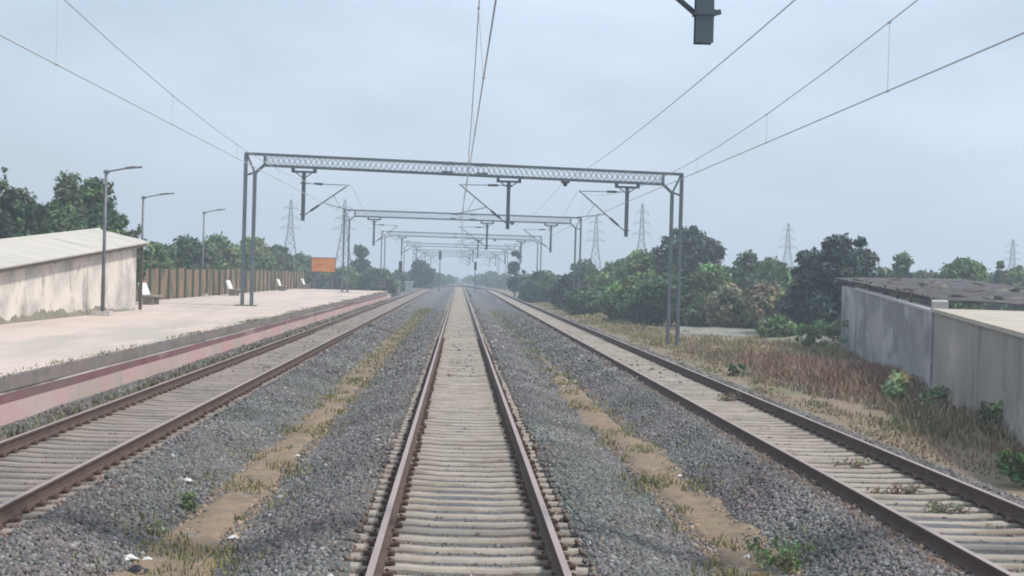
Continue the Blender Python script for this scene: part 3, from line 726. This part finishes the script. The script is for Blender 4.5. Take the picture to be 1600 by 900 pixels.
P_('bush', 'dry olive bush at the front of the thicket', 'bush', 1140, 446, 113, 76, 'leaf_dry', shape='bush', crown0=.0, group=TG)
P_('bush', 'second dry olive bush, just left of the very dark bush', 'bush', 1195, 440, 112, 86, 'leaf_dry', shape='bush', crown0=.0, group=TG)
P_('bush', 'dark green bush low beside the right gantry legs', 'bush', 1085, 452, 114, 60, 'leaf_dark', shape='bush', crown0=.0, group=TG)
P_('bush', 'pale green low bush at the foot of the very dark bush', 'bush', 1215, 492, 100, 54, 'leaf_mid', shape='bush', crown0=0, group=TG)
P_('bush', 'low dark bush at the foot of the thicket by the grass verge', 'bush', 925, 448, 150, 74, 'leaf_dark', shape='bush', crown0=0, group=TG)
P_('bush', 'low mid-green bush at the verge under the yellow-green bush', 'bush', 1010, 455, 125, 60, 'leaf_dark', shape='bush', crown0=0, group=TG)
for i, (px, yt, Y, w) in enumerate([(1240, 428, 150, 60), (1130, 420, 155, 70), (1345, 425, 150, 80), (1060, 425, 160, 80), (940, 425, 210, 70), (1540, 426, 190, 90), (1620, 428, 150, 60), (1440, 424, 190, 70), (1480, 426, 175, 70), (1385, 418, 165, 60), (1575, 426, 185, 70), (1270, 418, 160, 60), (1090, 405, 165, 70), (975, 405, 185, 60), (1030, 402, 175, 60), (870, 432, 230, 60), (1205, 402, 165, 60)]):
    P_('bush', 'background bush half hidden in the thicket right of the tracks', 'bush', px, yt, Y, w, 'leaf_dark', shape='bush', crown0=0, group='half hidden bushes of the right thicket')

TL_ = 'trees behind the platform'
lz = 0.0
P_('tree', 'tall upright green tree behind the shed roof', 'tree', 108, 271, 92, 78, 'leaf_mid', zb=lz, shape='tall', crown0=.25, group=TL_, dens=1.2)
P_('tree', 'dark rounded tree just right of the tall upright tree behind the shed', 'tree', 146, 279, 95, 84, 'leaf_dark', zb=lz, shape='round', crown0=.25, group=TL_, dens=1.2)
P_('tree', 'dark tree at the left edge behind the shed roof', 'tree', 28, 297, 90, 110, 'leaf_dark', zb=lz, shape='round', crown0=.1, group=TL_, dens=1.2)
P_('tree', 'dark leafy tree behind the shed, under the tall upright tree', 'tree', 95, 330, 88, 100, 'leaf_dark', zb=lz, shape='bush', crown0=0, group=TL_, dens=1.2)
P_('tree', 'spreading ragged tree drooping over the end of the shed roof', 'tree', 188, 338, 86, 84, 'leaf_dark', zb=lz, shape='ragged', crown0=.25, group=TL_, dens=1.3)
P_('tree', 'broad dark tree filling the gap between the left edge and the tall upright tree', 'tree', 62, 322, 94, 110, 'leaf_dark', zb=lz, shape='bush', crown0=0, group=TL_, dens=1.2)
P_('bush', 'bushy mass directly behind the end of the shed roof', 'bush', 160, 338, 90, 110, 'leaf_dark', zb=lz, shape='bush', crown0=0, group=TL_, dens=1.2)
P_('tree', 'taller tree mostly out of frame at the left edge, only its leafy sprig in view', 'tree', -28, 215, 88, 84, 'leaf_dark', zb=lz, shape='ragged', crown0=.35, group=TL_)
for (px, yt, Y, w, m_, l) in [(246, 380, 118, 60, 'leaf_mid', 'green bush behind the fence, next to the shed end'), (292, 370, 132, 78, 'leaf_dark', 'dark round tree behind the fence under the third lamp'),
        (340, 367, 152, 76, 'leaf_mid', 'lighter green tree behind the fence left of the gantry legs'), (392, 372, 176, 74, 'leaf_mid', 'green tree behind the fence seen through the left gantry legs'),
        (432, 384, 200, 60, 'leaf_dark', 'dark tree behind the fence right of the gantry legs'), (470, 397, 222, 56, 'leaf_dark', 'low dark tree between the gantry legs and the orange board'),
        (562, 384, 245, 38, 'leaf_blue', 'small domed dark tree standing above the bushes right of the orange board'), (540, 418, 230, 60, 'leaf_mid', 'green bush right of the orange board'),
        (590, 419, 230, 60, 'leaf_dark', 'dark bush right of the domed tree'), (658, 407, 320, 40, 'leaf_blue', 'dark hazy tree left of the vanishing point'),
        (625, 424, 290, 44, 'leaf_dark', 'low bush behind the pale trackside cabinets')]:
    P_('tree' if 'tree' in l else 'bush', l, 'tree' if 'tree' in l else 'bush', px, yt, Y, w, m_, zb=lz if px < 500 else GZ, shape='round' if 'domed' not in l else 'tall', crown0=.05, group=TL_)
for (px, yt, Y, w) in [(268, 392, 122, 70), (318, 390, 142, 70), (365, 390, 165, 74), (412, 396, 188, 66), (450, 405, 212, 66), (490, 412, 240, 60), (520, 424, 235, 56), (570, 424, 245, 60)]:
    P_('bush', 'background bush in the green mass behind the fence', 'bush', px, yt, Y, w, 'leaf_dark', zb=lz, shape='bush', crown0=0, group='bushes of the green mass behind the fence')
for (px, yt, Y, w) in [(690, 428, 480, 22), (702, 430, 560, 16), (676, 424, 420, 26), (736, 430, 600, 14), (750, 428, 520, 20), (768, 424, 470, 28), (790, 428, 430, 30), (826, 428, 380, 34), (640, 426, 380, 30), (712, 433, 700, 10), (728, 433, 700, 10)]:
    P_('tree', 'faint hazy low tree on the far horizon near the vanishing point', 'tree', px, yt, Y, w, 'leaf_dark', shape='bush', crown0=0, group='hazy trees of the far horizon', leaf=.5)

# small plants near the tracks
def herb(label, px, py, hgt, wid, m_, n, leaf, zb=None, cat='plant', group=None):
    p_ = onz(px, py, GZ if zb is None else zb); r = np.random.default_rng(int(px))
    t = thing('weed', label, cat, p_, group)
    k = 14; C_ = np.stack([p_.x+r.normal(0, wid*.3, k), p_.y+r.normal(0, wid*.3, k), p_.z+r.uniform(.15, .9, k)*hgt], 1)
    V, F, T = leaves(C_, r.uniform(.12, .22, k)*wid, n, leaf, r); npmesh('foliage', V, F, m_, T, parent=t)
    b = MB()
    for c in C_: b.tube([p_+Vector((random.gauss(0, .03), 0, -.02)), Vector(c)], .008, 4)
    b.build('stem', 'bark', t)
herb('pale-leaved weed by the foot of the grey wall', 1425, 640, .95, 1.3, 'leaf_pale', 520, .09)
herb('pale weed at the foot of the tan store wall', 1552, 678, .8, .8, 'leaf_pale', 320, .07)
herb('light green leafy weed at the right edge beside the gravel', 1588, 752, .5, .6, 'leaf_light', 500, .05, zb=-.6)
herb('green weed in the gravel at the bottom, between the centre and right tracks', 1228, 885, .24, .55, 'leaf_mid', 420, .03, zb=-.42)
herb('small dark green tuft beside the far ballast edge', 1145, 588, .45, .5, 'leaf_dark', 300, .06)
herb('tall pale green plants at the far foot of the grey wall', 1296, 550, 1.7, 1.5, 'leaf_pale', 900, .09)
herb('pale plants left of the far corner of the grey wall', 1262, 546, 1.3, 1.4, 'leaf_mid', 700, .1)
herb('small green weed at the edge of the sandy strip, left', 590-290, 793, .18, .35, 'leaf_mid', 220, .03, zb=-.42)
herb('little yellow flowering weed on the left sandy strip', 242, 838, .15, .22, 'leaf_pale', 120, .025, zb=-.45)
herb('dry weed between the rails of the right track', 1405, 772, .10, .5, 'leaf_dry', 260, .03, zb=-.22)
herb('second dry weed between the rails of the right track, farther off', 1330, 728, .08, .5, 'leaf_dry', 200, .03, zb=-.22)
herb('third dry weed between the rails of the right track, nearest the camera', 1475, 800, .09, .5, 'leaf_dry', 220, .03, zb=-.22)
herb('low weed across the right track, where its sleepers turn pale', 1150, 627, .1, .8, 'leaf_dry', 300, .04, zb=-.22)

# grass (uncountable)
def grass(name, label, X, Y, Z, H, tone, seed, w=.012, lean=.35):
    n = len(X); r = np.random.default_rng(seed); a = r.uniform(0, 6.28, n); l = r.normal(0, lean, (n, 2))*H[:, None]
    W = w*(1+Y/45)
    p0 = np.stack([X-np.cos(a)*W, Y-np.sin(a)*W, Z-.02], 1); p1 = np.stack([X+np.cos(a)*W, Y+np.sin(a)*W, Z-.02], 1)
    mid = np.stack([X+l[:, 0]*.35, Y+l[:, 1]*.35, Z+H*.6], 1); dx = np.stack([np.cos(a)*W*.7, np.sin(a)*W*.7, 0*W], 1)
    tip = np.stack([X+l[:, 0], Y+l[:, 1], Z+H], 1); e = dx*.15
    V = np.stack([p0, p1, mid+dx, mid-dx, tip+e, tip-e], 1).reshape(-1, 3); i = 6*np.arange(n)[:, None]
    F = np.concatenate([i+[0, 1, 2, 3], i+[3, 2, 4, 5]], 0)
    tag(npmesh(name, V, F, 'blade', np.repeat(tone, 6, 0)), label, 'grass', None, 'stuff')
r = np.random.default_rng(31); n = 185000
Y = 20*(230/20)**r.random(n); X = r.uniform(8.7, 24, n)
wallx = 12.0+(Y-35.6)*(15-12)/(52.6-35.6); wallx = np.where(Y > 52.6, 15+(Y-52.6)*(19.7-15)/(85.5-52.6), wallx)
g = field(X, Y*.35, 1.1, 5); ok = (X < np.where(Y < 86, wallx-.05, 30)) & inview(X, Y, 2.5) & (r.random(n) < np.clip(-.02+1.1*g, 0, 1)*.8) & (X > 8.9+.4*np.sin(Y*.5)) & ~((X > 12.8) & (Y > 93) & (Y < 128) & (r.random(n) < .93))
X, Y, g = X[ok], Y[ok], g[ok]; n = len(X)
edge = np.clip((X-8.9)/2.2, .2, 1)
bush = np.exp(-((X-13.6)/2.6)**2-((Y-58)/15)**2)
H = (r.uniform(.07, .26, n)+.3*np.clip(g-.5, 0, .5)*r.random(n)*2+.4*bush*r.random(n))*edge
hue = field(X, Y*.4, .8, 9)+r.normal(0, .12, n)
straw = np.array([.32, .245, .155]); rust = np.array([.24, .145, .105]); grn = np.array([.17, .17, .095]); pinkish = np.array([.27, .22, .15])
grn = np.where((Y > 75)[:, None], np.array([.27, .25, .11]), grn); hue = hue-.25*np.clip((Y-70)/25, 0, 1)
hue = hue+.35*bush
T = np.where((hue < .34)[:, None], grn, np.where((hue < .56)[:, None], straw, np.where((hue < .74)[:, None], pinkish, pinkish)))
T = np.where(((bush > .3) & (r.random(n) < .75))[:, None], rust, T)*r.lognormal(0, .12, (n, 1))
grass('grass', 'tall dry brown and green grass between the right track and the walls', X, Y, np.full(n, GZ), H, T, 1)
# sandy strip tufts
n = 30000; Y = 14*(150/14)**r.random(n); sgn = np.where(r.random(n) < .5, -3.05, 3.12); X = sgn+r.normal(0, .45, n)
g = field(X*2, Y*.7, 1.2, 12); far = np.clip((Y-30)/40, 0, 1)
ok = (np.abs(X-sgn) < 1.0) & (g+.25*far*(sgn < 0) > .60); X, Y, g = X[ok], Y[ok], g[ok]; n = len(X)
Z = np.array([max(-.5, bedz(x, y)) for x, y in zip(X, Y)])
T = np.where((r.random(n) < .5)[:, None], np.array([.13, .15, .06]), np.array([.27, .235, .09]))*r.lognormal(0, .2, (n, 1))
grass('grass', 'short yellow-green grass tufts along the sandy strips between the tracks', X, Y, Z, r.uniform(.03, .13, n), T, 2, w=.007)
# along platform foot and coping
def tufts(x0, x1, z, nt, per, h0, h1, seed, w, label, cols):
    r = np.random.default_rng(seed); cy = 22*(165/22)**r.random(nt); sz = r.lognormal(-1.2, .7, nt); k = r.poisson(per*sz*2.2)+1
    Y = np.repeat(cy, k)+r.normal(0, 1, k.sum())*np.repeat(sz, k); X = r.uniform(x0, x1, len(Y))
    T = np.array(cols)[r.integers(0, len(cols), len(Y))]*r.lognormal(0, .2, (len(Y), 1))
    grass('grass', label, X, Y, np.full(len(Y), z), r.uniform(h0, h1, len(Y))*np.repeat(r.uniform(.4, 1.2, nt), k), T, seed, w=w)
tufts(-7.40, -6.98, -.10, 230, 16, .04, .17, 3, .009, 'green weeds along the foot of the pink platform wall', [(.12, .15, .06), (.2, .19, .1), (.24, .2, .13)])
tufts(-7.75, -7.42, HP, 110, 12, .02, .09, 4, .006, 'thin grass growing along the platform edge', [(.11, .12, .06), (.22, .2, .12)])

# ------------------------------------------------------------------ transmission towers
def pylon(label, px, ytop, Y, wpx, arms=3, kind=0):
    top = at(px, ytop, Y); z0 = GZ; h = top.z-z0; w = wpx*Y/FPX/2; x = top.x; wt = w*.16; th = .0022*h+.12*Y/600
    t = thing('transmission_tower', label, 'pylon', (x, Y, z0), 'far transmission towers')
    b = MB(); waist = .62
    def half(u): return w*(1-u/waist)+wt*1.5*(u/waist) if u < waist else wt*1.5+(wt*.5-wt*1.5)*(u-waist)/(1-waist)
    def cn(u): s = half(u); return [Vector((x+a*s, Y+c*s, z0+h*u)) for a, c in ((-1, -1), (1, -1), (1, 1), (-1, 1))]
    lv = [0, .17, .31, .43, .53, waist, .70, .78, .86, .93, 1]
    for i in range(len(lv)-1):
        p_, q_ = cn(lv[i]), cn(lv[i+1])
        for k in range(4):
            b.bar(p_[k], q_[k], th, th); k2 = (k+1) % 4
            b.bar(p_[k], q_[k2], th*.55, th*.55); b.bar(p_[k2], q_[k], th*.55, th*.55); b.bar(q_[k], q_[k2], th*.5, th*.5)
    b.build('tower_body', 'pylon', t)
    for k, u in enumerate((.66, .78, .90)[:arms]):
        b = MB(); b.box(x-half(u), x+half(u), Y-half(u), Y+half(u), z0+h*u-th*.4, z0+h*u+th*.4); L = w*(.95, .8, .65)[k]*(1.1 if kind else 1); z = z0+h*u
        for s in (-1, 1):
            e = Vector((x+s*L, Y, z))
            for c in (-1, 1): b.bar((x+s*half(u), Y+c*half(u), z), e, th*.7, th*.7); b.bar((x+s*half(u), Y+c*half(u), z+h*.035), e, th*.6, th*.6)
            b.bar(e, e-Vector((0, 0, h*.035)), th*.6, th*.6)
        b.build('cross_arm', 'pylon', t)
pylon('transmission tower left of the orange board, above the fence trees', 455, 312, 420, 34)
pylon('broad transmission tower just behind the left end of the second gantry', 539, 312, 400, 36)
pylon('transmission tower just right of the second gantry, above the thicket', 932, 336, 480, 28, kind=1)
pylon('pointed transmission tower left of the domed tree', 1004, 318, 430, 30)
pylon('faint transmission tower between the two-lobed tree and the large dark tree', 1232, 349, 560, 30)
pylon('faintest transmission tower, at the right edge above the tin roof', 1583, 374, 620, 30)

# ------------------------------------------------------------------ signals, cabinets
for (px, yt, Y, l) in [(688, 392, 290, 'dark signal post left of the vanishing point'), (743, 409, 300, 'dark signal post right of the vanishing point'), (626, 408, 235, 'short signal post beside the pale trackside cabinets')]:
    q = at(px, yt, Y); base = Vector((q.x, Y, GZ)); t = thing('signal_post', l, 'railway signal', base, 'railway signals')
    b = MB(); b.tube([base, Vector((q.x, Y, q.z-.3))], .09, 8); b.build('post', 'steel_dark', t)
    b = MB(); b.box(q.x-.24, q.x+.24, Y-.16, Y-.04, q.z-1.5, q.z)
    for zz in (.3, .75, 1.2): b.tube([(q.x, Y-.16, q.z-zz), (q.x, Y-.4, q.z-zz-.03)], .12, 8)
    b.build('signal_head', 'black', t)
for (px, py, Y, l) in [(619, 456, 232, 'pale green-grey trackside cabinet, left of a pair'), (639, 454, 245, 'grey trackside cabinet, right of a pair')]:
    q = at(px, 441, Y); base = Vector((q.x, Y, -.45)); t = thing('trackside_cabinet', l, 'cabinet', base, 'trackside cabinets')
    b = MB(); b.box(q.x-.55, q.x+.55, Y-.35, Y+.35, -.3, q.z); b.build('body', 'cabinet', t)
    b = MB(); b.hexa([(q.x-.6, Y-.42, q.z+.002), (q.x+.6, Y-.42, q.z+.002), (q.x+.6, Y+.42, q.z+.002), (q.x-.6, Y+.42, q.z+.002), (q.x-.6, Y-.42, q.z+.05), (q.x+.6, Y-.42, q.z+.05), (q.x+.6, Y+.42, q.z+.12), (q.x-.6, Y+.42, q.z+.12)]); b.build('lid', 'cabinet', t)
    b = MB(); b.box(q.x-.6, q.x+.6, Y-.4, Y+.4, GZ, -.302); b.build('plinth', 'plinth', t)
    b = MB(); b.box(q.x-.48, q.x+.48, Y-.375, Y-.352, -.2, q.z-.08); b.build('door', 'cabinet', t)

# ------------------------------------------------------------------ litter
def scrap(px, py, s, label, m_='litter', z=-.40):
    p_ = onz(px, py, z); p_.z = bedz(p_.x, p_.y)+.03; r = random.Random(px); b = MB(); n = 6; vs = []
    for j in range(4):
        for i in range(n):
            a = 6.28*i/n; rad = s*(.35, 1, .8, .3)[j]*r.uniform(.6, 1.25)
            vs.append(p_+Vector((math.cos(a)*rad*1.4, math.sin(a)*rad, s*(-.1, .1, .5, .75)[j]*r.uniform(.6, 1.2))))
    b.add(vs, [(j*n+i, j*n+(i+1) % n, (j+1)*n+(i+1) % n, (j+1)*n+i) for j in range(3) for i in range(n)]+[tuple(range(3*n, 4*n))])
    tag(b.build('litter_scrap', m_, org=p_), label, 'litter', 'litter along the tracks')
scrap(203, 868, .07, 'white scrap of litter on the dark bag at the lower left'); scrap(214, 882, .10, 'dark crumpled bag on the gravel at the lower left', 'litter_dark')
scrap(293, 759, .06, 'pale scrap of litter on the gravel left of the sandy strip'); scrap(365, 829, .05, 'white scrap beside the right edge of the left sandy strip')
scrap(465, 705, .05, 'small pale scrap near the middle of the left sandy strip'); scrap(1062, 738, .05, 'small pale scrap in the right sandy strip'); scrap(1168, 860, .05, 'white scrap at the lower end of the right sandy strip')
scrap(1235, 745, .05, 'white scrap on the gravel beside the right track'); scrap(440, 768, .045, 'tiny white scrap in the gravel right of the left sandy strip'); scrap(230, 862, .045, 'small white scrap right of the dark bag')

# ------------------------------------------------------------------ haze, world, sun
b = MB(); b.box(-1520, 1520, -100, 2520, GZ-1.2, 48)
hz = b.build('haze', 'steel'); tag(hz, 'thin pale bluish haze filling the air', 'haze', None, 'stuff')
hm = bpy.data.materials.new('haze_air'); hm.use_nodes = True; nt = hm.node_tree; nt.nodes.clear()
o = nt.nodes.new('ShaderNodeOutputMaterial'); pv = nt.nodes.new('ShaderNodeVolumePrincipled')
pv.inputs['Color'].default_value = (.76, .87, .98, 1); pv.inputs['Density'].default_value = .00115; pv.inputs['Anisotropy'].default_value = .1
nt.links.new(pv.outputs[0], o.inputs['Volume']); hz.data.materials.clear(); hz.data.materials.append(hm)

SEL, SAZ = math.radians(52), math.radians(104)     # azimuth from +Y towards +X
sd = Vector((math.sin(SAZ)*math.cos(SEL), math.cos(SAZ)*math.cos(SEL), math.sin(SEL)))
ld = bpy.data.lights.new('sun', 'SUN'); ld.energy = 3.3; ld.angle = math.radians(5); ld.color = (1, .95, .88)
lo = bpy.data.objects.new('sun', ld); COL.objects.link(lo); lo.rotation_euler = sd.to_track_quat('Z', 'Y').to_euler(); lo.location = (60, 0, 80)
w = bpy.data.worlds.new('World'); sc.world = w; w.use_nodes = True; nt = w.node_tree; bg = nt.nodes['Background']
sky = nt.nodes.new('ShaderNodeTexSky'); sky.sky_type = 'NISHITA'; sky.sun_disc = False; sky.sun_elevation = SEL; sky.sun_rotation = SAZ
sky.air_density = 1.0; sky.dust_density = 3.0; sky.ozone_density = 1.5
tc = nt.nodes.new('ShaderNodeTexCoord'); mp = nt.nodes.new('ShaderNodeMapping'); mp.inputs['Scale'].default_value = (1, 1, 2.6)
nz = nt.nodes.new('ShaderNodeTexNoise'); nz.inputs['Scale'].default_value = 4.5; nz.inputs['Detail'].default_value = 5; nz.inputs['Roughness'].default_value = .5
nt.links.new(tc.outputs['Generated'], mp.inputs['Vector']); nt.links.new(mp.outputs[0], nz.inputs['Vector'])
mr = nt.nodes.new('ShaderNodeMapRange'); mr.inputs['From Min'].default_value = .35; mr.inputs['From Max'].default_value = .7; mr.inputs['To Min'].default_value = .52; mr.inputs['To Max'].default_value = .92
nt.links.new(nz.outputs['Fac'], mr.inputs['Value'])
mx = nt.nodes.new('ShaderNodeMix'); mx.data_type = 'RGBA'; nt.links.new(mr.outputs[0], mx.inputs['Factor']); nt.links.new(sky.outputs[0], mx.inputs[6]); mx.inputs[7].default_value = (6.6, 7.7, 9.2, 1)
nt.links.new(mx.outputs[2], bg.inputs['Color']); bg.inputs['Strength'].default_value = .122

sc.view_settings.view_transform = 'Standard'; sc.view_settings.look = 'None'; sc.view_settings.exposure = 0; sc.view_settings.gamma = 1; sc.view_settings.use_curve_mapping = False
cy = sc.cycles if hasattr(sc, 'cycles') else None
sc.render.engine = 'CYCLES'; cy = sc.cycles
cy.max_bounces = 5; cy.diffuse_bounces = 3; cy.volume_bounces = 1; cy.transparent_max_bounces = 8; cy.filter_width = 1.9; cy.use_denoising = True
